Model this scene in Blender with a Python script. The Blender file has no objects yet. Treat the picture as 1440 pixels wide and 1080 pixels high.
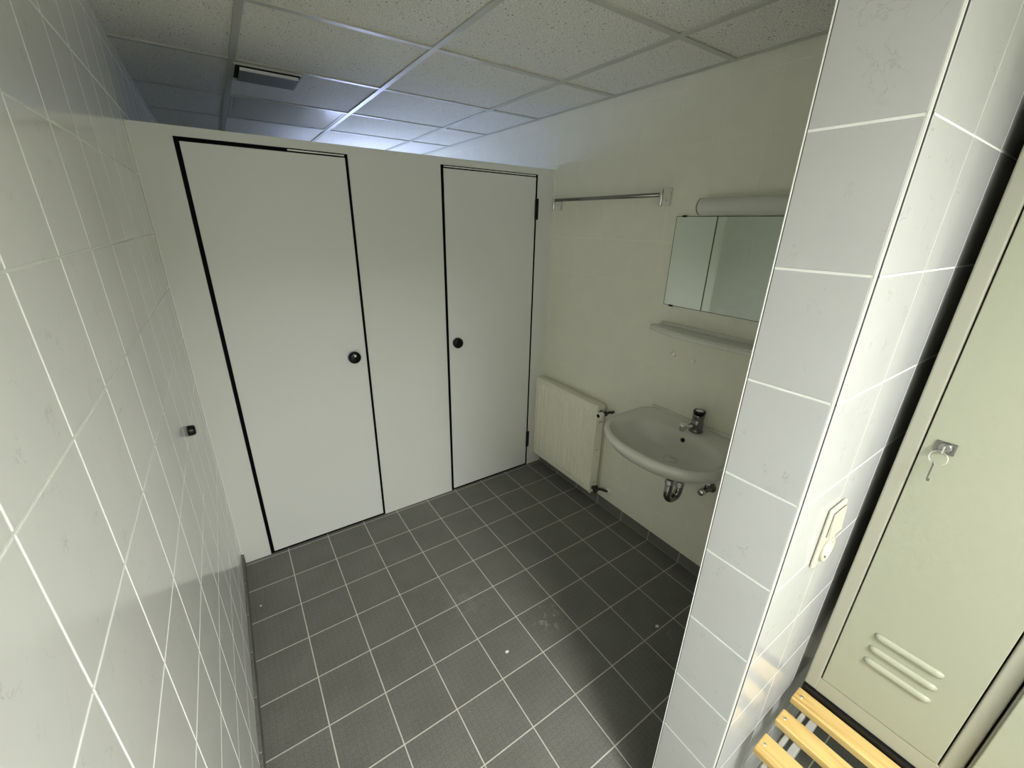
import bpy, bmesh, math, random
from mathutils import Vector, Matrix
random.seed(7)
SC = bpy.context.scene
COL = SC.collection
PI = math.pi

# ---------------------------------------------------------------- dimensions (metres)
D = 1.8493       # front of the cubicle partition
W = 1.928        # right wall
H = 2.2554       # underside of the ceiling grid
YB = -2.8        # wall behind the camera
YF = 4.05        # wall behind the cubicles
T = 0.2          # tile pitch
XS, YS0, YS1 = 0.9614, -0.0734, 0.0738   # end face and both sides of the short dividing wall
GX, GY, GP = 0.976, 1.4174, 0.6034       # ceiling grid

# ---------------------------------------------------------------- materials
def nmat(name):
    m = bpy.data.materials.new(name)
    m.use_nodes = True
    nt = m.node_tree
    return m, nt, nt.nodes['Principled BSDF']

def rgb(r, g, b):
    f = lambda c: (c/255/12.92 if c/255 <= .04045 else ((c/255+.055)/1.055)**2.4)
    return (f(r), f(g), f(b), 1)

def N(nt, kind, **kw):
    n = nt.nodes.new(kind)
    for k, v in kw.items():
        setattr(n, k, v)
    return n

def simple(name, col, rough=.5, metal=0., var=.04, scale=6., bump=0., bscale=60., spec=.5, coat=0.):
    """Principled surface with a little procedural unevenness in colour, gloss and relief."""
    m, nt, b = nmat(name)
    L = nt.links.new
    tc = N(nt, 'ShaderNodeTexCoord')
    no = N(nt, 'ShaderNodeTexNoise')
    no.inputs['Scale'].default_value = scale
    no.inputs['Detail'].default_value = 5
    L(tc.outputs['Object'], no.inputs['Vector'])
    mx = N(nt, 'ShaderNodeMix', data_type='RGBA')
    mx.inputs['A'].default_value = tuple(c*(1-var) for c in col[:3])+(1,)
    mx.inputs['B'].default_value = tuple(min(1, c*(1+var)) for c in col[:3])+(1,)
    L(no.outputs['Fac'], mx.inputs['Factor'])
    L(mx.outputs['Result'], b.inputs['Base Color'])
    b.inputs['Roughness'].default_value = rough
    b.inputs['Metallic'].default_value = metal
    b.inputs['Specular IOR Level'].default_value = spec
    b.inputs['Coat Weight'].default_value = coat
    if bump:
        n2 = N(nt, 'ShaderNodeTexNoise')
        n2.inputs['Scale'].default_value = bscale
        L(tc.outputs['Object'], n2.inputs['Vector'])
        bp = N(nt, 'ShaderNodeBump')
        bp.inputs['Strength'].default_value = bump
        bp.inputs['Distance'].default_value = .002
        L(n2.outputs['Fac'], bp.inputs['Height'])
        L(bp.outputs['Normal'], b.inputs['Normal'])
    return m

def tile_mat(name, col, vein=.3, rough=.12):
    """Glazed wall tile: soft clouds and short grey marbled veins, different on each tile."""
    m, nt, b = nmat(name)
    L = nt.links.new
    tc = N(nt, 'ShaderNodeTexCoord')
    at = N(nt, 'ShaderNodeAttribute', attribute_name='tid')
    off = N(nt, 'ShaderNodeVectorMath', operation='MULTIPLY_ADD')
    L(at.outputs['Fac'], off.inputs[0])
    off.inputs[1].default_value = (37, 53, 71)
    L(tc.outputs['Object'], off.inputs[2])
    v1 = N(nt, 'ShaderNodeTexNoise')
    v1.inputs['Scale'].default_value = 16
    v1.inputs['Detail'].default_value = 6
    v1.inputs['Roughness'].default_value = .62
    v1.inputs['Distortion'].default_value = .6
    L(off.outputs[0], v1.inputs['Vector'])
    a = N(nt, 'ShaderNodeMath', operation='SUBTRACT'); a.inputs[1].default_value = .5
    L(v1.outputs['Fac'], a.inputs[0])
    ab = N(nt, 'ShaderNodeMath', operation='ABSOLUTE'); L(a.outputs[0], ab.inputs[0])
    mr = N(nt, 'ShaderNodeMapRange')
    mr.inputs['From Min'].default_value = 0
    mr.inputs['From Max'].default_value = .012
    mr.inputs['To Min'].default_value = 1
    mr.inputs['To Max'].default_value = 0
    L(ab.outputs[0], mr.inputs['Value'])
    v2 = N(nt, 'ShaderNodeTexNoise')
    v2.inputs['Scale'].default_value = 22
    v2.inputs['Detail'].default_value = 2
    L(off.outputs[0], v2.inputs['Vector'])
    r2 = N(nt, 'ShaderNodeMapRange')
    r2.inputs['From Min'].default_value = .56
    r2.inputs['From Max'].default_value = .68
    L(v2.outputs['Fac'], r2.inputs['Value'])
    mu = N(nt, 'ShaderNodeMath', operation='MULTIPLY')
    L(mr.outputs[0], mu.inputs[0]); L(r2.outputs[0], mu.inputs[1])
    ms = N(nt, 'ShaderNodeMath', operation='MULTIPLY'); ms.inputs[1].default_value = vein
    L(mu.outputs[0], ms.inputs[0])
    v3 = N(nt, 'ShaderNodeTexNoise')
    v3.inputs['Scale'].default_value = 9
    v3.inputs['Detail'].default_value = 4
    L(off.outputs[0], v3.inputs['Vector'])
    cl = N(nt, 'ShaderNodeMix', data_type='RGBA')
    cl.inputs['A'].default_value = tuple(c*.95 for c in col[:3])+(1,)
    cl.inputs['B'].default_value = tuple(min(1, c*1.04) for c in col[:3])+(1,)
    L(v3.outputs['Fac'], cl.inputs['Factor'])
    fin = N(nt, 'ShaderNodeMix', data_type='RGBA')
    L(ms.outputs[0], fin.inputs['Factor'])
    L(cl.outputs['Result'], fin.inputs['A'])
    fin.inputs['B'].default_value = tuple(c*.33 for c in col[:3])+(1,)
    L(fin.outputs['Result'], b.inputs['Base Color'])
    b.inputs['Roughness'].default_value = rough
    # slight glaze waviness
    wv = N(nt, 'ShaderNodeTexNoise'); wv.inputs['Scale'].default_value = 14
    L(off.outputs[0], wv.inputs['Vector'])
    bp = N(nt, 'ShaderNodeBump'); bp.inputs['Strength'].default_value = .05; bp.inputs['Distance'].default_value = .004
    L(wv.outputs['Fac'], bp.inputs['Height']); L(bp.outputs['Normal'], b.inputs['Normal'])
    return m

def floor_mat(name):
    m, nt, b = nmat(name)
    L = nt.links.new
    tc = N(nt, 'ShaderNodeTexCoord')
    at = N(nt, 'ShaderNodeAttribute', attribute_name='tid')
    off = N(nt, 'ShaderNodeVectorMath', operation='MULTIPLY_ADD')
    L(at.outputs['Fac'], off.inputs[0]); off.inputs[1].default_value = (31, 17, 9)
    L(tc.outputs['Object'], off.inputs[2])
    cl = N(nt, 'ShaderNodeTexNoise'); cl.inputs['Scale'].default_value = 7; cl.inputs['Detail'].default_value = 6
    L(off.outputs[0], cl.inputs['Vector'])
    fine = N(nt, 'ShaderNodeTexNoise'); fine.inputs['Scale'].default_value = 230; fine.inputs['Detail'].default_value = 6; fine.inputs['Roughness'].default_value = .7
    L(tc.outputs['Object'], fine.inputs['Vector'])
    m1 = N(nt, 'ShaderNodeMix', data_type='RGBA')
    m1.inputs['A'].default_value = (.117, .116, .099, 1)
    m1.inputs['B'].default_value = (.185, .184, .162, 1)
    L(cl.outputs['Fac'], m1.inputs['Factor'])
    fr = N(nt, 'ShaderNodeMapRange'); fr.inputs['From Min'].default_value = .3; fr.inputs['From Max'].default_value = .7
    fr.inputs['To Min'].default_value = .62; fr.inputs['To Max'].default_value = 1.38
    L(fine.outputs['Fac'], fr.inputs['Value'])
    m2 = N(nt, 'ShaderNodeVectorMath', operation='SCALE')
    L(m1.outputs['Result'], m2.inputs[0]); L(fr.outputs[0], m2.inputs['Scale'])
    # dried chalky scuffs: a few irregular patches at fixed spots on the floor
    col = m2.outputs[0]
    for (px, py, rad, thr, mixv) in ((1.135, .745, .10, .53, .80), (.86, 1.02, .13, .44, .16), (1.80, .63, .08, .5, .25), (1.53, .385, .06, .55, .5), (.70, 1.12, .09, .55, .22)):
        ds = N(nt, 'ShaderNodeVectorMath', operation='DISTANCE')
        L(tc.outputs['Object'], ds.inputs[0]); ds.inputs[1].default_value = (px, py, 0)
        dm = N(nt, 'ShaderNodeMapRange'); dm.inputs['From Min'].default_value = rad; dm.inputs['From Max'].default_value = rad*.2
        L(ds.outputs['Value'], dm.inputs['Value'])
        sn = N(nt, 'ShaderNodeTexNoise'); sn.inputs['Scale'].default_value = 26; sn.inputs['Detail'].default_value = 8; sn.inputs['Roughness'].default_value = .7
        L(tc.outputs['Object'], sn.inputs['Vector'])
        sm = N(nt, 'ShaderNodeMapRange'); sm.inputs['From Min'].default_value = thr; sm.inputs['From Max'].default_value = thr+.12
        L(sn.outputs['Fac'], sm.inputs['Value'])
        pm = N(nt, 'ShaderNodeMath', operation='MULTIPLY'); L(dm.outputs[0], pm.inputs[0]); L(sm.outputs[0], pm.inputs[1])
        pv = N(nt, 'ShaderNodeMath', operation='MULTIPLY'); L(pm.outputs[0], pv.inputs[0]); pv.inputs[1].default_value = mixv
        mm = N(nt, 'ShaderNodeMix', data_type='RGBA'); L(pv.outputs[0], mm.inputs['Factor']); L(col, mm.inputs['A'])
        mm.inputs['B'].default_value = (.42, .40, .36, 1)
        col = mm.outputs['Result']
    base_col = col
    b.inputs['Roughness'].default_value = .55
    b.inputs['Specular IOR Level'].default_value = .25
    # fine anti-slip ribs, 2 cm apart, in the tile surface
    sp = N(nt, 'ShaderNodeSeparateXYZ'); L(tc.outputs['Object'], sp.inputs[0])
    hs = []
    for ax, o0 in (('X', .206), ('Y', 1.6306)):
        s = N(nt, 'ShaderNodeMath', operation='SUBTRACT'); L(sp.outputs[ax], s.inputs[0]); s.inputs[1].default_value = o0
        q = N(nt, 'ShaderNodeMath', operation='MULTIPLY'); L(s.outputs[0], q.inputs[0]); q.inputs[1].default_value = 2*PI/.0222
        c = N(nt, 'ShaderNodeMath', operation='COSINE'); L(q.outputs[0], c.inputs[0])
        w = N(nt, 'ShaderNodeMapRange'); w.inputs['From Min'].default_value = .9; w.inputs['From Max'].default_value = 1
        L(c.outputs[0], w.inputs['Value']); hs.append(w.outputs[0])
    mxn = N(nt, 'ShaderNodeMath', operation='MAXIMUM'); L(hs[0], mxn.inputs[0]); L(hs[1], mxn.inputs[1])
    rb = N(nt, 'ShaderNodeMapRange'); L(mxn.outputs[0], rb.inputs['Value']); rb.inputs['To Min'].default_value = 1.03; rb.inputs['To Max'].default_value = .89
    rs_ = N(nt, 'ShaderNodeVectorMath', operation='SCALE'); L(base_col, rs_.inputs[0]); L(rb.outputs[0], rs_.inputs['Scale']); L(rs_.outputs[0], b.inputs['Base Color'])
    ad = N(nt, 'ShaderNodeMath', operation='MULTIPLY_ADD'); L(mxn.outputs[0], ad.inputs[0]); ad.inputs[1].default_value = -.5
    L(fine.outputs['Fac'], ad.inputs[2])
    bp = N(nt, 'ShaderNodeBump'); bp.inputs['Strength'].default_value = .35; bp.inputs['Distance'].default_value = .0012
    L(ad.outputs[0], bp.inputs['Height']); L(bp.outputs['Normal'], b.inputs['Normal'])
    return m

def ceiling_mat(name):
    """Mineral-fibre ceiling board: fine pits and a sprinkling of dark pinholes."""
    m, nt, b = nmat(name)
    L = nt.links.new
    tc = N(nt, 'ShaderNodeTexCoord')
    f = N(nt, 'ShaderNodeTexNoise'); f.inputs['Scale'].default_value = 230; f.inputs['Detail'].default_value = 4
    L(tc.outputs['Object'], f.inputs['Vector'])
    fr = N(nt, 'ShaderNodeMapRange'); fr.inputs['From Min'].default_value = .36; fr.inputs['From Max'].default_value = .5
    fr.inputs['To Min'].default_value = .62; fr.inputs['To Max'].default_value = 1.
    L(f.outputs['Fac'], fr.inputs['Value'])
    vo = N(nt, 'ShaderNodeTexVoronoi'); vo.inputs['Scale'].default_value = 80
    L(tc.outputs['Object'], vo.inputs['Vector'])
    hm = N(nt, 'ShaderNodeMapRange'); hm.inputs['From Min'].default_value = .16; hm.inputs['From Max'].default_value = .24
    L(vo.outputs['Distance'], hm.inputs['Value'])
    sel = N(nt, 'ShaderNodeSeparateColor'); L(vo.outputs['Color'], sel.inputs[0])
    sg = N(nt, 'ShaderNodeMath', operation='GREATER_THAN'); L(sel.outputs[0], sg.inputs[0]); sg.inputs[1].default_value = .16
    mh = N(nt, 'ShaderNodeMath', operation='MAXIMUM'); L(hm.outputs[0], mh.inputs[0]); L(sg.outputs[0], mh.inputs[1])
    hr = N(nt, 'ShaderNodeMapRange'); L(mh.outputs[0], hr.inputs['Value']); hr.inputs['To Min'].default_value = .12
    pr = N(nt, 'ShaderNodeMath', operation='MULTIPLY'); L(fr.outputs[0], pr.inputs[0]); L(hr.outputs[0], pr.inputs[1])
    sc = N(nt, 'ShaderNodeVectorMath', operation='SCALE'); sc.inputs[0].default_value = (.84, .83, .75)
    L(pr.outputs[0], sc.inputs['Scale']); L(sc.outputs[0], b.inputs['Base Color'])
    b.inputs['Roughness'].default_value = .9
    b.inputs['Specular IOR Level'].default_value = .1
    bp = N(nt, 'ShaderNodeBump'); bp.inputs['Strength'].default_value = .5; bp.inputs['Distance'].default_value = .002
    L(pr.outputs[0], bp.inputs['Height']); L(bp.outputs['Normal'], b.inputs['Normal'])
    return m

def wood_mat(name):
    m, nt, b = nmat(name)
    L = nt.links.new
    tc = N(nt, 'ShaderNodeTexCoord')
    mp = N(nt, 'ShaderNodeMapping'); mp.inputs['Scale'].default_value = (60, 3.5, 60)
    L(tc.outputs['Object'], mp.inputs['Vector'])
    n = N(nt, 'ShaderNodeTexNoise'); n.inputs['Scale'].default_value = 1.; n.inputs['Detail'].default_value = 7; n.inputs['Distortion'].default_value = .7
    L(mp.outputs[0], n.inputs['Vector'])
    cr = N(nt, 'ShaderNodeValToRGB')
    e = cr.color_ramp.elements
    e[0].position = .30; e[0].color = (.32, .19, .055, 1)
    e[1].position = .52; e[1].color = (.49, .345, .125, 1)
    x = e.new(.42); x.color = (.45, .305, .107, 1)
    x = e.new(.72); x.color = (.53, .39, .155, 1)
    L(n.outputs['Fac'], cr.inputs['Fac']); L(cr.outputs['Color'], b.inputs['Base Color'])
    b.inputs['Roughness'].default_value = .35
    return m

def emit_mat(name, col, strength):
    m, nt, b = nmat(name)
    b.inputs['Base Color'].default_value = (.8, .8, .8, 1)
    b.inputs['Emission Color'].default_value = col
    b.inputs['Emission Strength'].default_value = strength
    no = N(nt, 'ShaderNodeTexNoise'); no.inputs['Scale'].default_value = 90
    bp = N(nt, 'ShaderNodeBump'); bp.inputs['Strength'].default_value = .3
    nt.links.new(no.outputs['Fac'], bp.inputs['Height']); nt.links.new(bp.outputs['Normal'], b.inputs['Normal'])
    return m

M = {}
M['tile'] = tile_mat('glazed_wall_tile', (.83, .835, .815), .34, .16)
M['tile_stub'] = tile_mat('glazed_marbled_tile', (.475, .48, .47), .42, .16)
M['tile_right'] = tile_mat('glazed_beige_wall_tile', (.84, .83, .715), .05, .22)
M['grout'] = simple('wall_grout', (.83, .84, .80), .8, var=.05, scale=40, bump=.3, bscale=300)
M['grout_beige'] = simple('beige_wall_grout', (.90, .88, .76), .8, var=.08, scale=30)
M['floor_tile'] = floor_mat('anthracite_floor_tile')
M['floor_grout'] = simple('floor_grout', (.55, .53, .47), .85, var=.15, scale=15, bump=.3, bscale=300)
M['ceiling'] = ceiling_mat('mineral_fibre_board')
M['grid'] = simple('ceiling_grid_paint', (.52, .52, .46), .40, var=.03)
M['hpl'] = simple('cubicle_laminate', (.755, .765, .715), .42, var=.02, scale=3, bump=.06, bscale=260)
M['hpl_door'] = simple('cubicle_door_laminate', (.775, .785, .745), .42, var=.02, scale=3, bump=.06, bscale=260)
M['seal'] = simple('black_rubber_seal', (.0025, .0025, .003), .6, var=.1, spec=.08)
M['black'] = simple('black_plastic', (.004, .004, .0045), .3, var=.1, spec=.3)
M['whitepl'] = simple('white_plastic', (.86, .86, .82), .3, var=.03)
M['cream'] = simple('cream_switch_plastic', (.52, .51, .40), .3, var=.03)
M['sealant'] = simple('white_sealant', (.88, .88, .82), .6, var=.05)
M['alu'] = simple('brushed_aluminium', (.75, .75, .75), .3, 1., var=.04, scale=30)
M['chrome'] = simple('chrome', (.80, .80, .78), .12, 1., var=.03)
M['chrome_dull'] = simple('tarnished_chrome', (.26, .26, .24), .2, 1., var=.15, scale=40)
M['ceramic'] = simple('sanitary_ceramic', (.70, .70, .63), .1, var=.02, coat=.3)
M['mirror'] = simple('mirror_silver', (.74, .80, .74), .015, 1., var=.01, scale=2)
M['mirror_edge'] = simple('mirror_edge', (.05, .07, .055), .3, var=.1)
M['opal'] = simple('opal_lamp_cover', (.66, .68, .60), .3, var=.02)
M['rad'] = simple('radiator_enamel', (.88, .87, .74), .3, var=.02)
M['dark'] = simple('dark_gap', (.01, .01, .009), .7, var=.1)
M['pipe'] = simple('dark_heating_pipe', (.03, .028, .025), .4, var=.2, scale=40)
M['locker'] = simple('locker_paint', (.31, .31, .245), .38, var=.015, bump=.08, bscale=350)
M['locker_door'] = simple('locker_door_paint', (.30, .31, .232), .36, var=.015, bump=.08, bscale=350)
M['steel'] = simple('grey_steel_tube', (.30, .30, .28), .45, .2, var=.05)
M['brass'] = simple('screw_steel', (.75, .70, .55), .25, 1., var=.08)
M['wood'] = wood_mat('varnished_pine')
M['panel'] = simple('glossy_lamp_cover', (.33, .33, .32), .16, var=.03)
M['crumb'] = simple('white_crumb', (.8, .8, .77), .8, var=.1, scale=200)
M['joint'] = simple('dirty_joint', (.06, .06, .055), .9, var=.3, scale=60)
M['vent_plate'] = simple('shaded_vent_plate', (.20, .20, .185), .5, var=.1)  # grey carries the shade on the plate's underside
M['window'] = emit_mat('daylit_frosted_glass', (.50, .60, 1., 1), 13.5)
M['lamp_on'] = emit_mat('lit_lamp_diffuser', (1., 1., .9, 1), 3.)

# ---------------------------------------------------------------- mesh helpers
class MB:
    def __init__(self):
        self.bm = bmesh.new()
        self.tid = self.bm.verts.layers.float.new('tid')
        self.cur = 0.
    def v(self, co):
        x = self.bm.verts.new(co); x[self.tid] = self.cur
        return x
    def f(self, vs, mi=0, smooth=False):
        try:
            x = self.bm.faces.new(vs)
        except ValueError:
            return None
        x.material_index = mi; x.smooth = smooth
        return x
    def box(self, a, b, bev=0., mi=0, seg=2):
        a = Vector(a); b = Vector(b)
        t = bmesh.new()
        bmesh.ops.create_cube(t, size=1)
        for vv in t.verts:
            vv.co = Vector(((a[i]+b[i])/2 + vv.co[i]*(b[i]-a[i]) for i in range(3)))
        if bev:
            bmesh.ops.bevel(t, geom=t.edges[:], offset=bev, segments=seg, affect='EDGES', profile=.5)
        self.merge(t, mi, False)
    def merge(self, t, mi=0, smooth=False, mat=None):
        t.verts.index_update()
        mp = {}
        for vv in t.verts:
            mp[vv.index] = self.v(mat @ vv.co if mat else vv.co)
        for ff in t.faces:
            self.f([mp[q.index] for q in ff.verts], mi, smooth)
        t.free()
    def rings(self, rs, mi=0, smooth=True, cap0=True, cap1=True, closed=True):
        n = len(rs[0])
        vs = [[self.v(p) for p in r] for r in rs]
        for i in range(len(rs)-1):
            for j in range(n if closed else n-1):
                k = (j+1) % n
                self.f([vs[i][j], vs[i][k], vs[i+1][k], vs[i+1][j]], mi, smooth)
        if cap0: self.f(vs[0][::-1], mi)
        if cap1: self.f(vs[-1], mi)
    def lathe(self, o, ax, prof, seg=28, mi=0, smooth=True):
        """prof = [(distance along axis, radius)...]"""
        o = Vector(o); ax = Vector(ax).normalized()
        u = ax.orthogonal().normalized(); w = ax.cross(u)
        rs = []
        for d, r in prof:
            rs.append([o+ax*d+(u*math.cos(2*PI*k/seg)+w*math.sin(2*PI*k/seg))*max(r, 1e-5) for k in range(seg)])
        self.rings(rs, mi, smooth)
    def cyl(self, a, b, r, seg=24, mi=0, bev=.0):
        a = Vector(a); b = Vector(b); l = (b-a).length
        if bev:
            pr = [(0, r-bev), (bev*.3, r-bev*.3), (bev, r), (l-bev, r), (l-bev*.3, r-bev*.3), (l, r-bev)]
        else:
            pr = [(0, r), (l, r)]
        self.lathe(a, b-a, pr, seg, mi)
    def tube(self, pts, r, seg=16, mi=0, closed=False):
        pts = [Vector(p) for p in pts]
        rs = []; n = len(pts); u = None
        for i, p in enumerate(pts):
            if closed: t = (pts[(i+1) % n]-pts[i-1]).normalized()
            else: t = (pts[min(i+1, n-1)]-pts[max(i-1, 0)]).normalized()
            if u is None: u = t.orthogonal().normalized()
            u = (u-t*u.dot(t)).normalized(); w = t.cross(u)
            rs.append([p+(u*math.cos(2*PI*k/seg)+w*math.sin(2*PI*k/seg))*r for k in range(seg)])
        if closed: rs.append(rs[0])
        self.rings(rs, mi, True, not closed, not closed)
    def prism(self, poly, z0, z1, bev=0., mi=0, seg=3):
        t = bmesh.new()
        vs = [t.verts.new((x, y, z0)) for x, y in poly]
        f = t.faces.new(vs)
        r = bmesh.ops.extrude_face_region(t, geom=[f])
        for g in r['geom']:
            if isinstance(g, bmesh.types.BMVert): g.co.z = z1
        bmesh.ops.recalc_face_normals(t, faces=t.faces[:])
        if bev:
            es = [e for e in t.edges if abs(e.verts[0].co.z-e.verts[1].co.z) < 1e-6]
            bmesh.ops.bevel(t, geom=es, offset=bev, segments=seg, affect='EDGES', profile=.5)
        self.merge(t, mi)
    def tiles(self, o, u, v, n, ul, vl, joint=.003, h=.0012, ch=.0008, mi=1):
        """chamfered tiles on the plane at o spanned by u, v; outer surface lies h above the plane"""
        o = Vector(o); u = Vector(u); v = Vector(v); n = Vector(n)
        flip = u.cross(v).dot(n) < 0
        for i in range(len(ul)-1):
            for j in range(len(vl)-1):
                a0, a1 = ul[i]+joint/2, ul[i+1]-joint/2
                b0, b1 = vl[j]+joint/2, vl[j+1]-joint/2
                if a1-a0 < .008 or b1-b0 < .008: continue
                self.cur = random.random()
                base = [(a0, b0), (a1, b0), (a1, b1), (a0, b1)]
                top = [(a0+ch, b0+ch), (a1-ch, b0+ch), (a1-ch, b1-ch), (a0+ch, b1-ch)]
                l0 = [self.v(o+u*x+v*y) for x, y in base]
                l1 = [self.v(o+u*x+v*y+n*(h-ch*.6)) for x, y in base]
                l2 = [self.v(o+u*x+v*y+n*h) for x, y in top]
                fs = [l2]
                for q in range(4):
                    w = (q+1) % 4
                    fs.append([l0[q], l0[w], l1[w], l1[q]]); fs.append([l1[q], l1[w], l2[w], l2[q]])
                for ff in fs:
                    self.f(ff[::-1] if flip else ff, mi)
        self.cur = 0.

ORG = {}
def build(name, mb, mats, parent=None, loc=None, label=None, smooth_angle=None):
    me = bpy.data.meshes.new(name)
    base = ORG[parent] if parent is not None else Vector(loc) if loc is not None else Vector((0, 0, 0))
    bmesh.ops.recalc_face_normals(mb.bm, faces=mb.bm.faces[:]) if smooth_angle != 'keep' else None
    for vv in mb.bm.verts: vv.co -= base
    mb.bm.to_mesh(me); mb.bm.free()
    if not isinstance(mats, (list, tuple)): mats = [mats]
    for m in mats: me.materials.append(m)
    o = bpy.data.objects.new(name, me)
    COL.objects.link(o)
    if parent is not None: o.parent = parent
    else: o.location = base
    ORG[o] = base
    if label: o['label'] = label
    return o
def thing(name, label, cat, loc, group=None):
    o = bpy.data.objects.new(name, None); COL.objects.link(o)
    o.empty_display_size = .05
    o.location = loc; ORG[o] = Vector(loc)
    return tag(o, label, cat, group)
def tag(o, label, cat, group=None):
    o['label'] = label; o['category'] = cat
    if group: o['group'] = group
    return o
def struct(name, mb, mats, parent=None):
    o = build(name, mb, mats, parent)
    if parent is None: o['kind'] = 'structure'
    return o
def lines(a, b, ref, step=T):
    k = math.ceil((a-ref)/step-1e-6); out = [a]
    while ref+k*step < b-1e-6:
        x = ref+k*step
        if x > a+1e-6: out.append(x)
        k += 1
    return out+[b]

# ---------------------------------------------------------------- room shell
ZL = lines(.0, H+.02, .0061)
m = MB(); m.box((-.12, YB-.12, -.12), (-.0012, YF+.12, H+.12))
m.tiles((-.0012, 0, 0), (0, 1, 0), (0, 0, 1), (1, 0, 0), lines(YB, YF, .3928), ZL, .0042)
struct('wall_left', m, [M['grout'], M['tile']])
m = MB(); m.box((W+.0008, YB-.12, -.12), (W+.12, YF+.12, H+.12))
m.tiles((W+.0008, 0, 0), (0, 1, 0), (0, 0, 1), (-1, 0, 0), lines(YB, YF, 1.030), ZL, .0024, .0008, .0005)
struct('wall_right', m, [M['grout_beige'], M['tile_right']])
m = MB(); m.box((-.0012, YB-.12, -.12), (W+.0008, YB-.0012, H+.12))
m.tiles((0, YB-.0012, 0), (1, 0, 0), (0, 0, 1), (0, 1, 0), lines(0, W, .2), ZL)
struct('wall_back', m, [M['grout'], M['tile']])
# far wall behind the cubicles with the window opening
WX0, WX1, WZ0, WZ1 = 1.12, 1.72, 1.15, 1.95
m = MB()
for a, b in (((-.0012, YF, -.12), (WX0, YF+.12, H+.12)), ((WX1, YF, -.12), (W+.0008, YF+.12, H+.12)), ((WX0, YF, -.12), (WX1, YF+.12, WZ0)), ((WX0, YF, WZ1), (WX1, YF+.12, H+.12))):
    m.box(a, b)
struct('wall_far', m, M['grout_beige'])
w = MB()
for a, b in (((WX0, YF+.03, WZ0), (WX0+.05, YF+.08, WZ1)), ((WX1-.05, YF+.03, WZ0), (WX1, YF+.08, WZ1)), ((WX0+.05, YF+.03, WZ0), (WX1-.05, YF+.08, WZ0+.05)), ((WX0+.05, YF+.03, WZ1-.05), (WX1-.05, YF+.08, WZ1))):
    w.box(a, b, .004)
wo = struct('window_1', w, M['whitepl'])
w = MB(); w.box((WX0+.05, YF+.05, WZ0+.05), (WX1-.05, YF+.056, WZ1-.05))
build('window_pane', w, M['window'], wo)

m = MB(); m.box((-.0012, YB-.0012, -.12), (W+.0008, YF, -.0008))
m.tiles((0, 0, -.0008), (1, 0, 0), (0, 1, 0), (0, 0, 1), lines(0, W, .206), lines(YB, YF, 1.6306), .0042, .0008, .0006)
struct('floor', m, [M['floor_grout'], M['floor_tile']])

m = MB(); m.box((-.0012, YB, H+.006), (W+.0008, YF, H+.03))
ce = struct('ceiling', m, M['ceiling'])
g = MB()
xs = [x for x in (GX+GP*k for k in range(-3, 4)) if .02 < x < W-.02]
ys = [y for y in (GY+GP*k for k in range(-9, 6)) if YB+.02 < y < YF-.02]
for x in xs: g.box((x-.012, YB, H), (x+.012, YF, H+.008), .0006, seg=1)
for y in ys:
    e = [0]+xs+[W]
    for a, b in zip(e[:-1], e[1:]):
        g.box((a+(.012 if a else .001), y-.012, H+.0006), (b-(.012 if b < W else .001), y+.012, H+.008), .0006, seg=1)
build('grid', g, M['grid'], ce, label='exposed flat metal ceiling grid')
m = MB(); m.box((W-.020, YS1, H+.0012), (W-.0035, YF, H+.0055))
struct('trim_1', m, M['grid'])

# skirting of floor tiles
for nm, x0, x1, y0, y1, ref in (('baseboard_left', .0004, .010, YB, D, 1.6306), ('baseboard_right', W-.010, W-.0004, YS1+.002, D, 1.6306)):
    m = MB()
    m.box((x0, y0, .0004), (x1-.002 if nm.endswith('left') else x1, y1, .060)) if False else None
    ll = lines(y0, y1, ref)
    for a, b in zip(ll[:-1], ll[1:]):
        m.cur = random.random(); m.box((x0, a+.0015, .002), (x1, b-.0015, .060), .0012, 0)
    m.cur = 0
    m.box((x0+.0005, y0, .0005), (x1-.0015, y1, .0585), 0, 1)
    struct(nm, m, [M['floor_tile'], M['floor_grout']])

# short dividing wall on the right
m = MB()
m.box((XS+.0045, YS0+.0012, 0), (W, YS1-.0012, H+.02))
m.box((XS+.0012, YS0+.0030, 0), (XS+.0046, YS1-.0030, H+.02))
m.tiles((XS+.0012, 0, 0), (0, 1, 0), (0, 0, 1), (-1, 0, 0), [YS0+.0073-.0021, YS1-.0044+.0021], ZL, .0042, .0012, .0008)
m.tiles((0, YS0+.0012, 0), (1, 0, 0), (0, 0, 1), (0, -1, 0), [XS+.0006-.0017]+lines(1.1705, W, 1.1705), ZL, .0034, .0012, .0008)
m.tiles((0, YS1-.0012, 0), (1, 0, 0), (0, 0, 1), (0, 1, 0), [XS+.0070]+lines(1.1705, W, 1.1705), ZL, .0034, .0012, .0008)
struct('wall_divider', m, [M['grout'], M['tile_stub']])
# thin pale edge bead along both vertical corners and the dirty joint line beside it
m = MB()
m.box((XS+.0001, YS0+.0030, 0), (XS+.0020, YS0+.0072, H), .0006, 0, 2)
m.box((XS+.0005, YS0+.0013, 0), (XS+.0040, YS0+.0030, H), 0, 1)
m.box((XS+.0002, YS1-.0029, 0), (XS+.0040, YS1-.0001, H), .0009, 0, 2)
m.box((XS+.0008, YS1-.0043, 0), (XS+.0014, YS1-.0029, H), 0, 1)
struct('trim_2', m, [M['sealant'], M['joint']])

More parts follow.
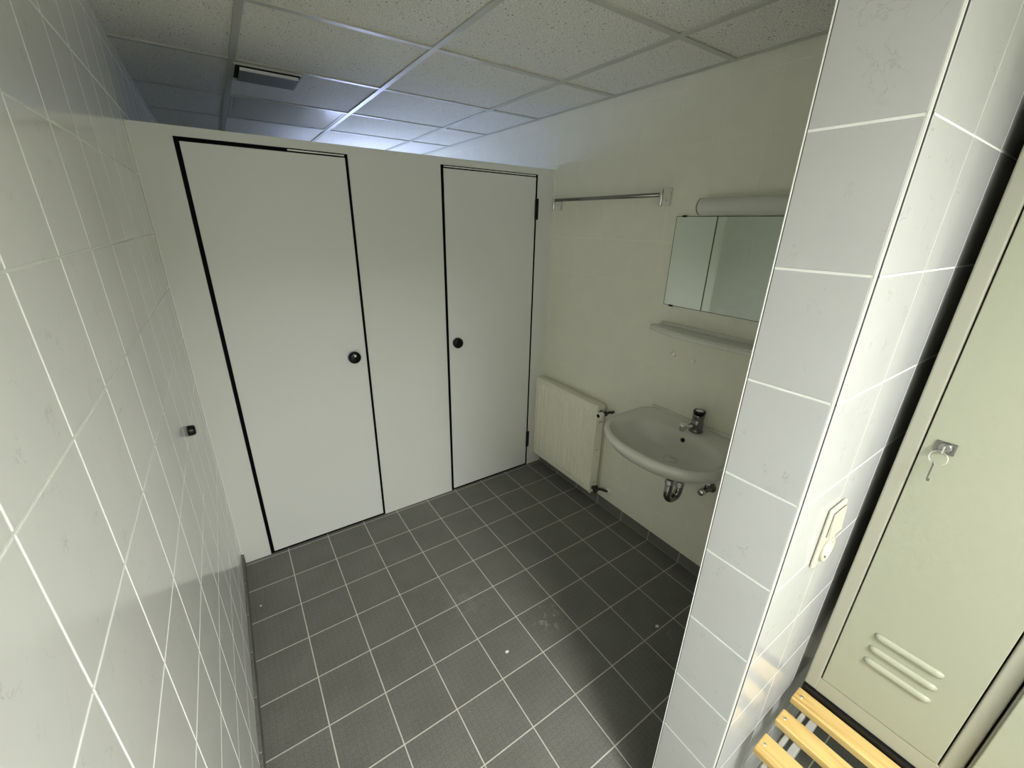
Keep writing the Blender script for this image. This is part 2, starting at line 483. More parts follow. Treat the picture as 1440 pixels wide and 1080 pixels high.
# ---------------------------------------------------------------- cubicle front with two doors
D1L, D1R, D2L, D2R, DT, PH = .1257, .7395, 1.187, 1.7904+.012, 1.9416, 1.9753
TH = .032
cp = thing('cubicle_partition', 'pale grey laminate cubicle front wall framing the two white doors', 'partition', (W/2, D, 0))
m = MB()
for a, b in ((0.0015, D1L), (D1R, D2L), (D2R, W-.0015)):
    m.box((a, D, .0005), (b, D+TH, DT), 0)
m.box((.0015, D, DT), (W-.0015, D+TH, PH), 0)
bmesh.ops.remove_doubles(m.bm, verts=m.bm.verts[:], dist=1e-5)
build('front_panel', m, M['hpl'], cp)
m = MB(); m.box((.955, D+TH, .12), (.975, YF-.001, PH), .002)
build('side_panel', m, M['hpl'], cp)
for x0, x1 in ((.0003, .0048), (W-.0042, W-.0003)):
    m = MB(); m.box((x0, D-.0035, .062), (x1, D-.0001, PH), .0008, seg=1)
    build('sealant_strip', m, M['sealant'], cp, label='thin white sealant line in the wall corner')

def cubicle_door(x0, x1, kx, kz, hinges, strip0, indicator, label):
    t = thing('cubicle_door', label, 'door', ((x0+x1)/2, D, 0), 'cubicle doors in the partition')
    s = .0165
    m = MB(); m.box((x0+s, D, .012), (x1-s*.75, D+TH-.002, DT-.0155), .0012, seg=1)
    build('door_leaf', m, M['hpl_door'], t)
    m = MB()
    e = .0006
    m.box((x0+e, D+.0015, .002), (x0+s-.0006, D+TH, DT-e)); m.box((x1-s*.75+.0006, D+.0015, .002), (x1-e, D+TH, DT-e))
    m.box((x0+s-.0006, D+.0015, DT-.0150), (x1-s*.75+.0006, D+TH, DT-e)); m.box((x0+s-.0006, D+.0015, .002), (x1-s*.75+.0006, D+TH, .0115))
    sl = build('edge_seal', m, M['seal'], t, label='black rubber seal around the door')
    m = MB(); m.box((strip0, D-.0005, DT-.0100), (x1-s*.75-.002, D+.0014, DT-.0045), .0005, seg=1)  # gleam of the shiny top edge, put into a white colour
    build('top_highlight', m, M['whitepl'], t, label='painted white highlight along the top edge')
    m = MB()
    m.lathe((kx, D-.0003, kz), (0, -1, 0), [(0, .026), (.003, .026), (.004, .0295), (.016, .031), (.024, .0305), (.029, .028), (.0325, .022), (.034, .014), (.0345, .0)], 40)
    k = build('knob', m, M['black'], t, label='round black turning knob')
    m = MB(); m.lathe((kx, D-.0335, kz+.0125), (0, -1, 0), [(0, .0058), (.0012, .0058), (.0016, .005), (.0017, 0)], 20)
    build('indicator', m, M['whitepl'] if indicator else M['black'], k, label='white indicator dot' if indicator else 'dark indicator dot')
    for z0, z1 in hinges:
        m = MB(); m.box((x1-.0165, D-.011, z0), (x1+.0055, D-.0005, z1), .002)
        m.cyl((x1-.004, D-.010, z0-.002), (x1-.004, D-.010, z1+.002), .0048, 14)
        build('hinge', m, M['black'], t, label='black hinge')
    return t
cubicle_door(D1L, D1R, .664, 1.016, (), .50, True, 'white cubicle door next to the left tiled wall with white dot on its black knob')
cubicle_door(D2L, D2R, 1.252, 1.013, ((1.700, 1.812), (.160, .278)), D2L+.018, False, 'white cubicle door next to the radiator with two black hinges at its right')

# ---------------------------------------------------------------- left wall: door stop
m = MB(); m.lathe((.0002, 1.285, 1.02), (1, 0, 0), [(0, .0165), (.004, .0172), (.015, .0165), (.0195, .0145), (.021, .010), (.0212, 0)], 28)
tag(build('door_stop', m, M['black'], loc=(.0002, 1.285, 1.003)), 'small black rubber door stop on the left tiled wall', 'door stop')

# ---------------------------------------------------------------- towel rail
t = thing('towel_rail', 'chrome towel rail high on the right wall beside the cubicle front', 'towel rail', (W, 1.40, 1.80))
bx = W-.052
m = MB(); m.cyl((bx, 1.775, 1.806), (bx, 1.030, 1.806), .0088, 20)
build('bar', m, M['chrome_dull'], t)
for y, top in ((1.775, 1.815), (1.022, 1.832)):
    m = MB()
    lo = 1.752 if y > 1.5 else 1.760
    m.box((W-.062, y-.010, lo+.022), (W-.0006, y+.010, top), .006, seg=3)
    m.box((W-.010, y-.013, lo), (W-.0004, y+.013, top+.004), .004)
    m.cyl((W-.058, y, lo), (W-.058, y, top), .0098, 20, bev=.003)
    build('bracket', m, M['chrome'], t)

# ---------------------------------------------------------------- mirror, lamp, shelf, plugs
t = thing('mirror', 'rectangular frameless wall mirror above the porcelain shelf', 'mirror', (W, .665, 1.325))
m = MB(); m.box((W-.0062, .365, 1.325), (W-.0006, .965, 1.718), .0005, 0, 1)
for f_ in m.bm.faces:
    c = f_.calc_center_median()
    f_.material_index = 0 if abs(c.x-(W-.0062)) < 1e-4 else 1
build('glass', m, [M['mirror'], M['mirror_edge']], t)
m = MB(); e_ = .0022; xm0, xm1 = W-.0066, W-.0061
m.box((xm0, .365, 1.325), (xm1, .365+e_, 1.718)); m.box((xm0, .965-e_, 1.325), (xm1, .965, 1.718)); m.box((xm0, .365+e_, 1.325), (xm1, .965-e_, 1.325+e_)); m.box((xm0, .365+e_, 1.718-e_), (xm1, .965-e_, 1.718))
build('edge', m, M['mirror_edge'], t, label='thin dark mirror edge')
for y, z in ((.925, 1.718), (.405, 1.718), (.925, 1.325), (.405, 1.325)):
    m = MB(); d = .004
    m.box((W-.0085, y-.011, z-d), (W-.0004, y+.011, z+d), .001, seg=1)
    build('mirror_clip', m, M['black'], t, label='small dark clip')
t = thing('mirror_lamp', 'unlit white tube lamp on the wall over the mirror', 'lamp', (W, .60, 1.72))
m = MB(); m.box((W-.030, .385, 1.737), (W-.0005, .835, 1.773), .003)
build('lamp_base', m, M['whitepl'], t)
m = MB(); lx = W-.040
m.lathe((lx, .842, 1.754), (0, -1, 0), [(0, .0), (.0005, .020), (.003, .027), (.008, .031), (.014, .0322), (.46, .0322), (.468, .030), (.474, .02), (.475, 0)], 32)
build('diffuser', m, M['opal'], t)
m = MB(); m.lathe((lx, .834, 1.754), (0, -1, 0), [(0, .0318), (.001, .0330), (.004, .0330), (.005, .0318)], 32)
build('end_ring', m, M['chrome_dull'], t)

def shelf_poly(inset=0.):
    yc, hw = .665, .322-inset
    p = [(W-.0006, yc-hw*.93), ]
    n = 36
    for k in range(n+1):
        a = -1+2*k/n
        y = yc+a*hw
        dep = .072+.060*(1-abs(a)**2.6)
        if abs(a) > .97: dep -= (abs(a)-.97)/.03*.022
        p.append((W-dep+inset, y))
    p.append((W-.0006, yc+hw*.93))
    return p
m = MB(); m.prism(shelf_poly(), 1.210, 1.231, .007)
m.box((W-.020, .375, 1.228), (W-.0006, .955, 1.246), .006, seg=3)
pl = shelf_poly()
# raised front lip
lip = [(x+.010, y, 1.231) for x, y in pl[3:-3]]
m.tube(lip, .0045, 10)
tag(build('wall_shelf', m, M['ceramic'], loc=(W, .665, 1.21)), 'white porcelain shelf on the wall under the mirror', 'shelf')
for y, z, lb in ((.870, 1.097, 'small white wall plug under the shelf, nearer the radiator'), (.762, 1.091, 'small white wall plug under the shelf, nearer the tap')):
    m = MB(); m.lathe((W-.0002, y, z), (-1, 0, 0), [(0, .0125), (.003, .0120), (.0048, .0095), (.0052, .004), (.0035, .0025), (.0035, 0)], 20)
    tag(build('wall_plug', m, M['whitepl'], loc=(W, y, z)), lb, 'wall plug', 'wall plugs under the shelf')

# ---------------------------------------------------------------- washbasin
YC = .665
def ring(xf, xb, hw, z, nf=2.2, nb=6., n=72):
    c = (xf+xb)/2; a = (xb-xf)/2
    out = []
    for k in range(n):
        th = 2*PI*k/n
        cs, sn = math.cos(th), math.sin(th)
        e = nb if cs > 0 else nf
        e2 = nb if cs > 0 else nf
        out.append((c+a*math.copysign(abs(cs)**(2/e), cs), YC+hw*math.copysign(abs(sn)**(2/e2), sn), z))
    return out
t = thing('washbasin', 'oval white ceramic washbasin on the right wall below the mirror', 'washbasin', (W, YC, .6))
m = MB()
B = W-.0008
m.rings([ring(1.71, 1.80, .05, .640, 2, 2), ring(1.66, 1.84, .10, .644, 2, 3), ring(1.585, 1.90, .17, .668, 2, 4), ring(1.522, B, .23, .706, 2.1),
         ring(1.478, B, .272, .735), ring(1.462, B, .288, .757), ring(1.452, B, .297, .772), ring(1.449, B, .300, .786), ring(1.453, B, .297, .797), ring(1.462, B, .290, .8025), ring(1.474, B-.012, .279, .8015),
         ring(1.487, 1.818, .262, .794, 2.2, 2.6), ring(1.497, 1.806, .248, .775, 2.2, 2.5), ring(1.517, 1.800, .226, .742, 2.2, 2.4), ring(1.560, 1.792, .180, .702, 2.1, 2.2), ring(1.625, 1.780, .110, .682, 2, 2), ring(1.700, 1.765, .034, .676, 2, 2)])
m.box((W-.016, YC-.27, .795), (W-.0008, YC+.27, .811), .005, seg=3)
bs = build('basin', m, M['ceramic'], t)
m = MB(); m.lathe((1.7325, YC, .6765), (0, 0, 1), [(0, .030), (.002, .030), (.003, .026), (.0005, .02), (.0005, 0)], 28)
build('drain', m, M['chrome'], t, label='chrome drain')
m = MB(); m.lathe((1.8035, YC, .757), (-1, 0, .25), [(-.002, .011), (.0035, .0105), (.0036, 0)], 20)
build('overflow_hole', m, M['dark'], t, label='dark overflow hole')

# tap
tx, ty = 1.852, .640
t = thing('basin_tap', 'chrome push tap standing on the washbasin ledge', 'tap', (tx, ty, .80))
m = MB()
m.lathe((tx, ty, .8022), (0, 0, 1), [(0, .031), (.004, .031), (.010, .029), (.036, .026), (.038, .0285), (.041, .0285), (.043, .026), (.062, .0245), (.078, .026), (.084, .0245)], 32)
tb = build('body', m, M['chrome_dull'], t)
m = MB(); m.tube([(tx-.012, ty+.003, .826), (tx-.04, ty+.010, .835), (tx-.068, ty+.018, .836), (tx-.080, ty+.021, .830)], .0130, 18)
m.cyl((tx-.078, ty+.0205, .846), (tx-.078, ty+.0205, .816), .0150, 18, bev=.002)
build('spout', m, M['chrome'], t)
m = MB(); m.lathe((tx, ty, .8862), (0, 0, 1), [(0, .020), (.002, .020), (.003, .0255), (.014, .0268), (.017, .0255), (.018, .022), (.0165, .0195), (.0165, 0)], 32)
b_ = build('push_button', m, M['black'], t, label='black ringed push button')
m = MB(); m.lathe((tx, ty, .9029), (0, 0, 1), [(0, .0185), (.0018, .0148), (.0026, .010), (.0028, 0)], 28)
build('button_cap', m, M['chrome'], b_)

# trap
qx, qy = 1.735, .650
t = thing('drain_trap', 'chrome pipe trap under the washbasin', 'drain trap', (qx, qy, .45))
m = MB()
m.cyl((qx, qy, .6395), (qx, qy, .575), .021, 24, bev=.002)
m.cyl((qx, qy, .579), (qx, qy, .505), .0165, 20)
build('tailpipe', m, M['chrome_dull'], t)
m = MB(); R_ = .033
u = [(qx, qy, .560), (qx, qy, .500)]+[(qx+R_-R_*math.cos(a), qy-.004*a, .495-R_*math.sin(a)) for a in [PI*k/12 for k in range(0, 13)]]+[(qx+2*R_, qy-.013, .535)]
m.tube(u, .0185, 20)
build('bend', m, M['chrome_dull'], t)
for z0, z1, x, y in ((.555, .580, qx, qy), (.525, .552, qx+2*R_, qy-.013)):
    m = MB(); m.lathe((x, y, z0), (0, 0, 1), [(0, .021), (.002, .024), (z1-z0-.002, .024), (z1-z0, .021)], 10, smooth=False)
    build('nut', m, M['chrome'], t)
m = MB(); x2, y2 = qx+2*R_, qy-.013
m.tube([(x2, y2, .545), (x2, y2, .565)]+[(x2+.025-.025*math.cos(a), y2, .565+.025*math.sin(a)) for a in [PI/2*k/8 for k in range(1, 9)]]+[(W-.002, y2, .590)], .0165, 20)
m.lathe((W-.0004, y2, .590), (-1, 0, 0), [(0, .036), (.004, .034), (.010, .022), (.011, .017)], 28)
build('wall_pipe', m, M['chrome_dull'], t)

# angle valve
vy, vz = .553, .520
t = thing('angle_valve', 'chrome angle valve on the wall right of the drain trap', 'valve', (W, vy, vz))
m = MB()
m.lathe((W-.0004, vy, vz), (-1, 0, 0), [(0, .027), (.003, .027), (.008, .018), (.012, .0145), (.050, .0145), (.055, .012)], 24)
m.cyl((W-.036, vy, vz), (W-.036, vy, vz+.030), .012, 18)
build('valve_body', m, M['chrome_dull'], t)
m = MB()
m.lathe((W-.055, vy, vz), (-1, 0, 0), [(0, .010), (.008, .010), (.009, .0175), (.030, .0165), (.034, .013), (.0345, 0)], 12)
build('valve_handle', m, M['chrome'], t)
m = MB(); m.lathe((W-.036, vy, vz+.028), (0, 0, 1), [(0, .0125), (.002, .015), (.014, .015), (.016, .0125)], 8, smooth=False)
build('nut', m, M['chrome'], t)
m = MB(); m.tube([(W-.036, vy, vz+.040), (W-.036, vy, vz+.060), (W-.038, vy+.004, vz+.080), (W-.042, vy+.012, vz+.110)], .005, 10)
build('supply_pipe', m, M['chrome_dull'], t)

# ---------------------------------------------------------------- radiator
RX, RY0, RY1, RZ0, RZ1 = W-.085, 1.246, 1.832, .092, .690
t = thing('radiator', 'cream ribbed panel radiator on the right wall beside the cubicle door', 'radiator', (W, (RY0+RY1)/2, RZ0))
m = MB()
ny, nz = 260, 26
def rib(y, z):
    p = ((y-RY0)/(RY1-RY0))*17.5
    s = .5-.5*math.cos(2*PI*p)
    s = min(1, max(0, (s-.10)*2.6))
    ez = min((z-RZ0-.03)/.018, (RZ1-.035-z)/.018)
    ey = min((y-RY0-.02)/.006, (RY1-.02-y)/.006)
    return .0125*s*max(0, min(1, ez))*max(0, min(1, ey))
zs = [RZ0, RZ0+.012, RZ0+.026]+[RZ0+.03+.02*k/5 for k in range(6)]+[RZ0+.08+(RZ1-RZ0-.165)*k/5 for k in range(6)]+[RZ1-.055+.022*k/5 for k in range(6)]+[RZ1-.02, RZ1-.008, RZ1]
g = [[m.v((RX+.0125-rib(RY0+(RY1-RY0)*i/ny, z), RY0+(RY1-RY0)*i/ny, z)) for z in zs] for i in range(ny+1)]
for i in range(ny):
    for j in range(len(zs)-1):
        m.f([g[i][j], g[i+1][j], g[i+1][j+1], g[i][j+1]], 0, True)
def side(vs, dx=.014):
    q = [m.v(v_.co+Vector((dx, 0, 0))) for v_ in vs]
    for i in range(len(vs)-1): m.f([vs[i], vs[i+1], q[i+1], q[i]], 0)
side([g[i][0] for i in range(ny+1)]); side([g[i][-1] for i in range(ny+1)]); side(g[0]); side(g[-1])
m.box((RX+.0195, RY0+.004, RZ0+.003), (RX+.0235, RY1-.004, RZ1-.003))
build('front_panel', m, M['rad'], t)
m = MB(); m.box((RX+.052, RY0+.01, RZ0+.004), (RX+.060, RY1-.01, RZ1-.006), .001)
for k in range(16):
    y = RY0+.03+k*(RY1-RY0-.06)/15
    m.box((RX+.0235, y-.010, RZ0+.03), (RX+.052, y+.010, RZ1-.03))
build('convector', m, M['rad'], t)
m = MB(); z0, z1 = RZ1-.004, RZ1+.0005
m.box((RX+.006, RY0+.001, z0), (RX+.012, RY1-.001, z1)); m.box((RX+.058, RY0+.001, z0), (RX+.064, RY1-.001, z1))
k = RY0+.001
while k < RY1-.004:
    m.box((RX+.012, k, z0), (RX+.058, k+.0045, z1)); k += .0125
build('top_grille', m, M['rad'], t)
for y0, y1 in ((RY0-.0015, RY0+.001), (RY1-.001, RY1+.0015)):
    m = MB()
    zz = [RZ0+.002, RZ0+.07, RZ0+.078, RZ0+.30, RZ0+.308, RZ1-.11, RZ1-.102, RZ1]
    for a, b in ((zz[0], zz[1]), (zz[2], zz[3]), (zz[4], zz[5]), (zz[6], zz[7])):
        m.box((RX+.004, y0, a), (RX+.066, y1, b))
    for a, b in ((zz[1], zz[2]), (zz[3], zz[4]), (zz[5], zz[6])):
        m.box((RX+.004, y0, a), (RX+.022, y1, b)); m.box((RX+.050, y0, a), (RX+.066, y1, b))
    build('side_cover', m, M['rad'], t)
for z in (RZ0+.08, RZ1-.09):
    for q in (-.19, .19):
        m = MB(); m.box((RX+.060, (RY0+RY1)/2+q-.01, z-.02), (W-.0006, (RY0+RY1)/2+q+.01, z+.02), .002, seg=1)
        build('wall_bracket', m, M['rad'], t)
# thermostat valve top, return valve bottom
vx, vy2, vz2 = W-.052, RY0-.034, .652
m = MB()
m.cyl((vx, RY0-.001, vz2), (vx, vy2-.010, vz2), .011, 18)
m.lathe((vx-.020, vy2, vz2), (1, 0, 0), [(0, .012), (.004, .0145), (.030, .0145), (.034, .010)], 18)
m.tube([(vx+.012, vy2, vz2), (vx+.030, vy2-.008, vz2+.006), (W-.012, vy2-.016, vz2+.004), (W-.0006, vy2-.022, vz2+.010)], .0075, 14)
tv = build('thermostat_valve', m, M['pipe'], t, label='dark radiator valve and pipe stub')
m = MB(); m.lathe((vx-.020, vy2, vz2), (-1, 0, 0), [(0, .013), (.002, .0185), (.030, .0185), (.033, .017), (.0335, .012), (.0325, 0)], 28)
cap = build('valve_cap', m, M['whitepl'], tv, label='white valve cap')
m = MB(); m.lathe((vx-.0525, vy2, vz2), (-1, 0, 0), [(0, .0118), (.0022, .0118), (.0028, .010), (.0029, 0)], 24)
build('cap_end', m, M['black'], tv, label='dark end of the valve cap')
m = MB()
m.cyl((vx, RY0-.001, .128), (vx, RY0-.042, .128), .0125, 18)
m.lathe((vx-.018, RY0-.030, .128), (1, 0, 0), [(0, .010), (.003, .013), (.028, .013), (.032, .010)], 8, smooth=False)
m.cyl((vx, RY0-.030, .150), (vx, RY0-.030, .110), .011, 14)
m.tube([(vx+.010, RY0-.030, .128), (vx+.03, RY0-.05, .128), (W-.014, RY0-.078, .130), (W-.001, RY0-.086, .130)], .008, 14)
build('return_valve', m, M['pipe'], t, label='dark return valve and pipe')
m = MB(); m.lathe((W-.0004, RY0-.085, .130), (-1, 0, 0), [(0, .024), (.003, .0235), (.007, .016), (.008, .0095)], 28)
build('rosette', m, M['whitepl'], t, label='round white pipe rosette')

# ---------------------------------------------------------------- switch and socket on the dividing wall
sx0, sx1, sz0, sz1 = 1.118, 1.199, .988, 1.140
yw = YS0-.0003
t = thing('switch_plate', 'cream switch and socket plate on the dividing wall beside the locker', 'switch', (1.16, YS0, .988))
m = MB()
zc = (sz0+sz1)/2
m.box((sx0, yw-.0080, sz0), (sx1, yw, sz1), .005, seg=4)
build('frame', m, M['cream'], t)
m = MB(); m.box((sx0+.0105, yw-.0090, zc+.0065), (sx1-.0105, yw-.0078, sz1-.0105), .0004, seg=1)
a = MB(); 
build('rocker_gap', m, M['dark'], t, label='thin dark gap round the rocker')
vs = [(sx0+.0115, zc+.0075), (sx1-.0115, sz1-.0115)]
m = MB()
(xa, za), (xb_, zb) = vs
pts = [[(xa, yw-.0088, za), (xb_, yw-.0088, za), (xb_, yw-.0088, zb), (xa, yw-.0088, zb)],
       [(xa, yw-.0145, za), (xb_, yw-.0145, za), (xb_, yw-.0110, zb), (xa, yw-.0110, zb)],
       [(xa+.002, yw-.0158, za+.002), (xb_-.002, yw-.0158, za+.002), (xb_-.002, yw-.0122, zb-.002), (xa+.002, yw-.0122, zb-.002)]]
m.rings(pts, smooth=False)
build('rocker', m, M['cream'], t)
cxs, czs = (sx0+sx1)/2, sz0+.0385
m = MB()
m.lathe((cxs, yw-.0078, czs), (0, -1, 0), [(0, .0285), (.0055, .0285), (.0068, .027), (.0068, .0225), (.0060, .0213), (.0012, .0208), (.0010, 0)], 36)
so = build('socket', m, M['cream'], t)
for dx in (-.0095, .0095):
    m = MB(); m.lathe((cxs+dx, yw-.0087, czs), (0, -1, 0), [(0, .0026), (.0004, .0026), (.0005, 0)], 12)
    build('pin_hole', m, M['dark'], so, label='dark pin hole')
for dz in (-.0195, .0195):
    m = MB(); m.box((cxs-.003, yw-.0135, czs+dz-.0018), (cxs+.003, yw-.0088, czs+dz+.0018), .0006, seg=1)
    build('earth_contact', m, M['chrome_dull'], so, label='metal earth contact')

# ---------------------------------------------------------------- lockers
LX, LX1, LZ0, LZ1 = 1.362, 1.862, .4545, 2.10
def locker(y1, y0, full, label):
    """y1 = left side seen from the front, y0 = right side"""
    t = thing('locker', label, 'locker', ((LX+LX1)/2, (y0+y1)/2, LZ0), 'metal lockers in a row')
    m = MB()
    th = .0012
    fr = .031
    m.box((LX+.004, y1-.0015, LZ0), (LX1, y1, LZ1)); m.box((LX+.004, y0, LZ0), (LX1, y0+.0015, LZ1))
    m.box((LX1-.002, y0, LZ0), (LX1, y1, LZ1)); m.box((LX+.004, y0, LZ1-.002), (LX1, y1, LZ1)); m.box((LX+.004, y0, LZ0), (LX1, y1, LZ0+.002))
    zb = LZ0+.052
    dz0 = zb if not full else LZ0+.004
    m.box((LX, y1-(fr-.0015), LZ0), (LX+.016, y1, LZ1), .004, seg=3)
    m.box((LX, y0, LZ0), (LX+.016, y0+(fr-.0015), LZ1), .004, seg=3)
    m.box((LX+.0006, y0+fr-.0035, LZ0+.0002), (LX+.016, y1-fr+.0035, zb-.0015), .002)
    m.box((LX+.0006, y0+fr-.0035, LZ1-.05), (LX+.016, y1-fr+.0035, LZ1-.0002), .002)
    build('carcass', m, M['locker'], t)
    m = MB()
    a, b = (y0+fr+.0015, y1-fr-.0012) if not full else (y0+.003, y1-.003)
    x = LX-.0008 if not full else LX-.018
    m.box((x, a, dz0+.001 if not full else LZ0+.012), (x+.015, b, LZ1-.052), .0016, seg=2)
    d = build('door', m, M['locker_door'], t)
    for zc_ in (.741, .699, .658):
        m = MB()
        ya, yb = (a+b)/2+.063, (a+b)/2-.064
        rs = []
        n = 22
        for k in range(n+1):
            u_ = k/n
            y = ya+(yb-ya)*u_
            e = min(1, min(u_, 1-u_)/.11)
            w_ = math.sqrt(max(0, 1-(1-e)**2))
            hh = .0085*(.28+.72*w_); pp = .0075*w_+.0002
            rs.append([(x+.0006, y, zc_+hh), (x-pp*.55, y, zc_+hh*.78), (x-pp*.92, y, zc_+hh*.30), (x-pp, y, zc_-hh*.25), (x-pp*.93, y, zc_-hh*.75), (x-pp*.80, y, zc_-hh), (x-pp*.5, y, zc_-hh*.93), (x+.0006, y, zc_-hh*.93)])
        m.rings(rs)
        build('vent_louver', m, M['locker_door'], d)
        m = MB(); m.box((x-.0012, yb+.004, zc_-.0103), (x+.0004, ya-.004, zc_-.0080))
        build('vent_slot', m, M['dark'], d, label='dark vent slot under the louver')
    ly, lz = a+(b-a)*.858, 1.254
    m = MB()
    m.box((x-.003, ly-.016, lz-.0125), (x+.0005, ly+.016, lz+.0125), .001)
    m.lathe((x-.003, ly, lz), (-1, 0, 0), [(-.001, .0115), (.003, .0115), (.005, .0105), (.0055, .009), (.0055, 0)], 28)
    lk = build('lock', m, M['chrome_dull'], d, label='small chrome cylinder lock')
    return t, x, ly, lz
t1, kx, ky, kz = locker(-.0990, -.4000, False, 'beige metal locker next to the dividing wall with a key ring in its lock')
locker(-.4035, -.7045, True, 'beige metal locker cut off by the right edge of the picture')

# key with ring
t = thing('key_ring', 'small steel key hanging on a ring from the locker lock', 'key', (kx-.012, ky, kz-.03))
m = MB()
m.box((kx-.019, ky-.0012, kz-.008), (kx-.0085, ky+.0012, kz+.008), .0005, seg=1)
build('key_head', m, M['chrome'], t)
m = MB(); rr = .0145
c = Vector((kx-.016, ky+.002, kz-.0205)); ax1 = Vector((.12, 1, .05)).normalized(); ax2 = Vector((.25, .0, .97)).normalized()
m.tube([c+ax1*rr*math.cos(2*PI*k/36)+ax2*rr*math.sin(2*PI*k/36) for k in range(36)], .00065, 8, closed=True)
build('ring', m, M['chrome'], t)
m = MB(); top = c+ax2*(-rr)+ax1*.003
m.lathe(top+Vector((0, 0, .004)), (0, 0, -1), [(0, .0006), (.0012, .0022), (.004, .0022), (.006, .0014), (.040, .0014), (.042, .001)], 12)
m.box(top+Vector((-.0006, -.0045, -.041)), top+Vector((.0006, .0, -.034)), .0002, seg=1)
build('key', m, M['chrome_dull'], t)

# ---------------------------------------------------------------- bench with slats
t = thing('bench', 'varnished wooden slat bench in front of the lockers', 'bench', (1.25, -.45, 0))
zt = .440
for xa, xb2, e in ((1.297, 1.349, -.0965), (1.200, 1.249, -.099), (1.087, 1.146, -.101)):
    m = MB(); m.box((xa, -.78, zt-.023), (xb2, e, zt), .0035, seg=3)
    s = build('slat', m, M['wood'], t)
    for y in (-.113, -.70):
        m = MB(); m.lathe(((xa+xb2)/2-.002, y, zt-.0005), (0, 0, 1), [(0, .0048), (.0012, .0048), (.0022, .0032), (.0024, 0)], 16)
        build('screw', m, M['brass'], s, label='round steel screw head')
m = MB()
for ya, yb in ((-.128, -.139), (-.149, -.166), (-.69, -.71)):
    m.box((1.075, yb, zt-.050), (1.86, ya, zt-.0232), .002)
for xa in (1.395, 1.84):
    m.box((xa, -.74, zt-.050), (xa+.025, -.10, .4540), .002)
build('frame', m, M['steel'], t)
m = MB(); m.box((1.351, -.74, zt-.038), (1.371, -.100, .4538), .001, seg=1)  # added black strip, stands in for the shaded gap under the locker edge
build('shade_strip', m, M['black'], t, label='black strip standing in for the shade behind the slats')
for x in (1.10, 1.84):
    for y in (-.137, -.70):
        m = MB(); m.box((x-.0125, y-.009, .0), (x+.0125, y+.009, zt-.050), .002)
        m.box((x-.015, y-.015, .0), (x+.015, y+.015, .012), .002)
        build('leg', m, M['steel'], t)

# ---------------------------------------------------------------- ceiling fittings
cx0, cx1 = GX-GP+.013, GX-.013
cy0, cy1 = GY+2*GP+.013, GY+3*GP-.013
t = thing('ceiling_light', 'flat square unlit ceiling light with glossy cover above the left cubicle', 'ceiling light', ((cx0+cx1)/2, (cy0+cy1)/2, H))
m = MB()
m.box((cx0, cy0, H+.0006), (cx1, cy0+.018, H+.0058), .001, seg=1); m.box((cx0, cy1-.018, H+.0006), (cx1, cy1, H+.0058), .001, seg=1)
m.box((cx0, cy0+.018, H+.0006), (cx0+.018, cy1-.018, H+.0058), .001, seg=1); m.box((cx1-.018, cy0+.018, H+.0006), (cx1, cy1-.018, H+.0058), .001, seg=1)
build('frame', m, M['panel'], t)
m = MB(); m.box((cx0+.0185, cy0+.0185, H+.0020), (cx1-.0185, cy1-.0185, H+.0058))
build('cover', m, M['panel'], t)

vx0, vx1, vy0, vy1 = .378, .634, 2.036, 2.290
t = thing('ceiling_vent', 'square ceiling air vent with dropped plate above the left cubicle', 'vent', ((vx0+vx1)/2, (vy0+vy1)/2, H))
m = MB(); w_ = .005
m.box((vx0, vy0, H-.006), (vx1, vy0+w_, H+.0058)); m.box((vx0, vy1-w_, H-.006), (vx1, vy1, H+.0058))
m.box((vx0, vy0+w_, H-.006), (vx0+w_, vy1-w_, H+.0058)); m.box((vx1-w_, vy0+w_, H-.006), (vx1, vy1-w_, H+.0058))
build('frame', m, M['grid'], t)
m = MB(); m.box((vx0+w_, vy0+w_, H+.0030), (vx1-w_, vy1-w_, H+.0056))
build('duct', m, M['dark'], t, label='dark duct opening')
m = MB(); m.box((vx0+.022, vy0+.052, H-.013), (vx1-.012, vy1-.030, H-.0035), .001, seg=1)
for x in (vx0+.05, vx1-.04):
    m.cyl((x, (vy0+vy1)/2, H-.004), (x, (vy0+vy1)/2, H+.0032), .003, 8)
build('plate', m, M['vent_plate'], t, label='dropped plate with its shade put into the grey')  # underside darkened in colour for its shade
m = MB(); m.box((vx0+.022, vy0+.038, H-.0135), (vx1-.012, vy0+.0515, H-.0035), .001, seg=1)
build('lit_front_edge', m, M['whitepl'], t, label='front edge of the plate, painted pale as lit')  # plate's front edge coloured pale for the light falling on it

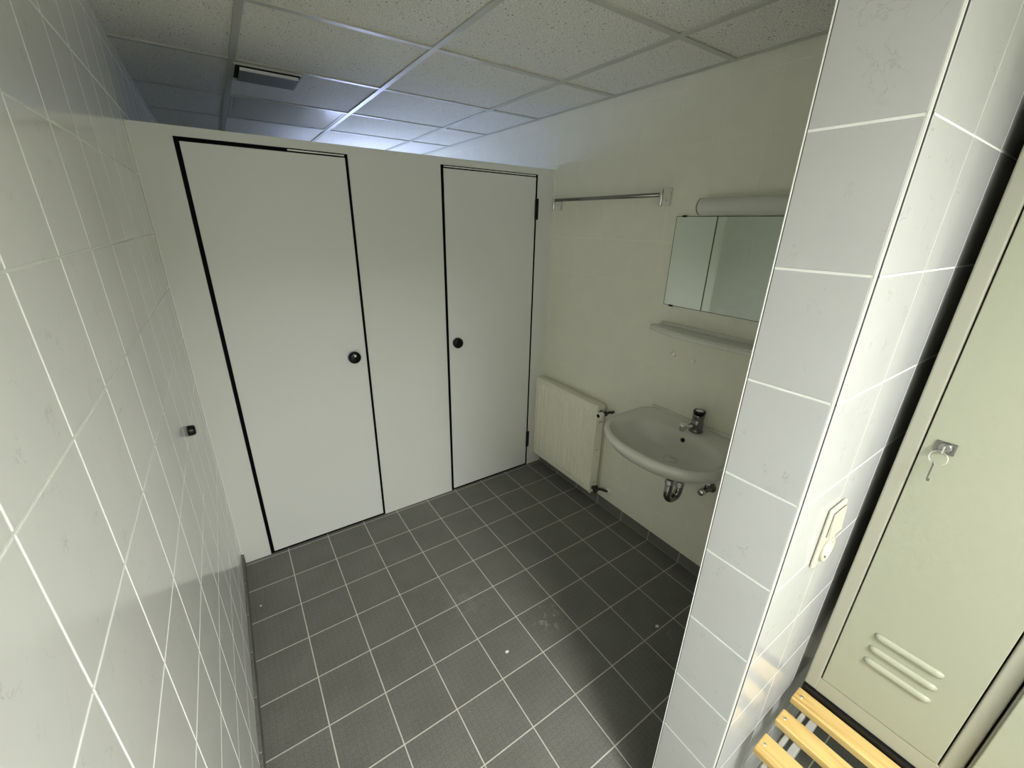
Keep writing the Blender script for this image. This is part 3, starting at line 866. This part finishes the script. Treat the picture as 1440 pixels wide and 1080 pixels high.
# lit ceiling fitting over the changing area, in the grid just behind the camera
LXc, LYc = .60, -1.42
t = thing('ceiling_light', 'lit square ceiling light in the changing area behind the viewer', 'ceiling light', (LXc, LYc, H))
m = MB(); h_ = GP/2-.0135
for a, b in (((-h_, -h_), (h_, -h_+.02)), ((-h_, h_-.02), (h_, h_)), ((-h_, -h_+.02), (-h_+.02, h_-.02)), ((h_-.02, -h_+.02), (h_, h_-.02))):
    m.box((LXc+a[0], LYc+a[1], H+.0003), (LXc+b[0], LYc+b[1], H+.0058), .001, seg=1)
build('frame', m, M['whitepl'], t)
m = MB(); m.box((LXc-h_+.0205, LYc-h_+.0205, H+.0018), (LXc+h_-.0205, LYc+h_-.0205, H+.0057))
build('diffuser', m, M['lamp_on'], t)
la = bpy.data.lights.new('ceiling_lamp', 'AREA'); la.shape = 'SQUARE'; la.size = .53
la.spread = math.radians(155); la.energy = 78; la.color = (.985, 1., .985)
lo = bpy.data.objects.new('ceiling_lamp', la); COL.objects.link(lo); lo.location = (LXc, LYc, H-.002)

# ---------------------------------------------------------------- crumbs on the floor
for x, y, r, lb in ((.88, .713, .006, 'largest white crumb on the floor tiles in mid floor'), (.05, 1.517, .0035, 'tiny white crumb on the floor near the left wall'), (1.508, .445, .007, 'white paper crumb in the dark corner below the washbasin')):
    t_ = bmesh.new(); bmesh.ops.create_icosphere(t_, subdivisions=2, radius=r)
    for q in t_.verts:
        s = 1+.5*(random.random()-.5); q.co = Vector((q.co.x*s*1.2, q.co.y*s, max(q.co.z*.5, -r*.3)))
    m = MB(); m.merge(t_, 0, False, Matrix.Translation((x, y, r*.3)))
    tag(build('crumb', m, M['crumb'], loc=(x, y, 0)), lb, 'crumb', 'crumbs on the floor')

# ---------------------------------------------------------------- world, camera, view
wd = bpy.data.worlds.new('World'); SC.world = wd; wd.use_nodes = True
wd.node_tree.nodes['Background'].inputs[0].default_value = (.02, .02, .022, 1)
cam = bpy.data.cameras.new('camera'); co = bpy.data.objects.new('camera', cam); COL.objects.link(co)
cam.sensor_width = 36; cam.sensor_fit = 'HORIZONTAL'; cam.lens = 580.365/1440*36; cam.clip_start = .01
R = Matrix(((0.8286331664587231, -0.559347666576605, 0.022299402231833524), (0.18336786925985712, 0.3088526023177763, 0.9332664649309099), (-0.5289076478627339, -0.7692465521124191, 0.3584918996232208)))
co.matrix_world = Matrix.Translation((.1905, -.279, 1.6631)) @ R.transposed().to_4x4()
SC.camera = co
SC.cycles.diffuse_bounces = 8
vs_ = SC.view_settings
SC.display_settings.display_device = 'sRGB'
vs_.view_transform = 'Standard'; vs_.look = 'None'; vs_.gamma = 1; vs_.use_curve_mapping = False
vs_.exposure = .12
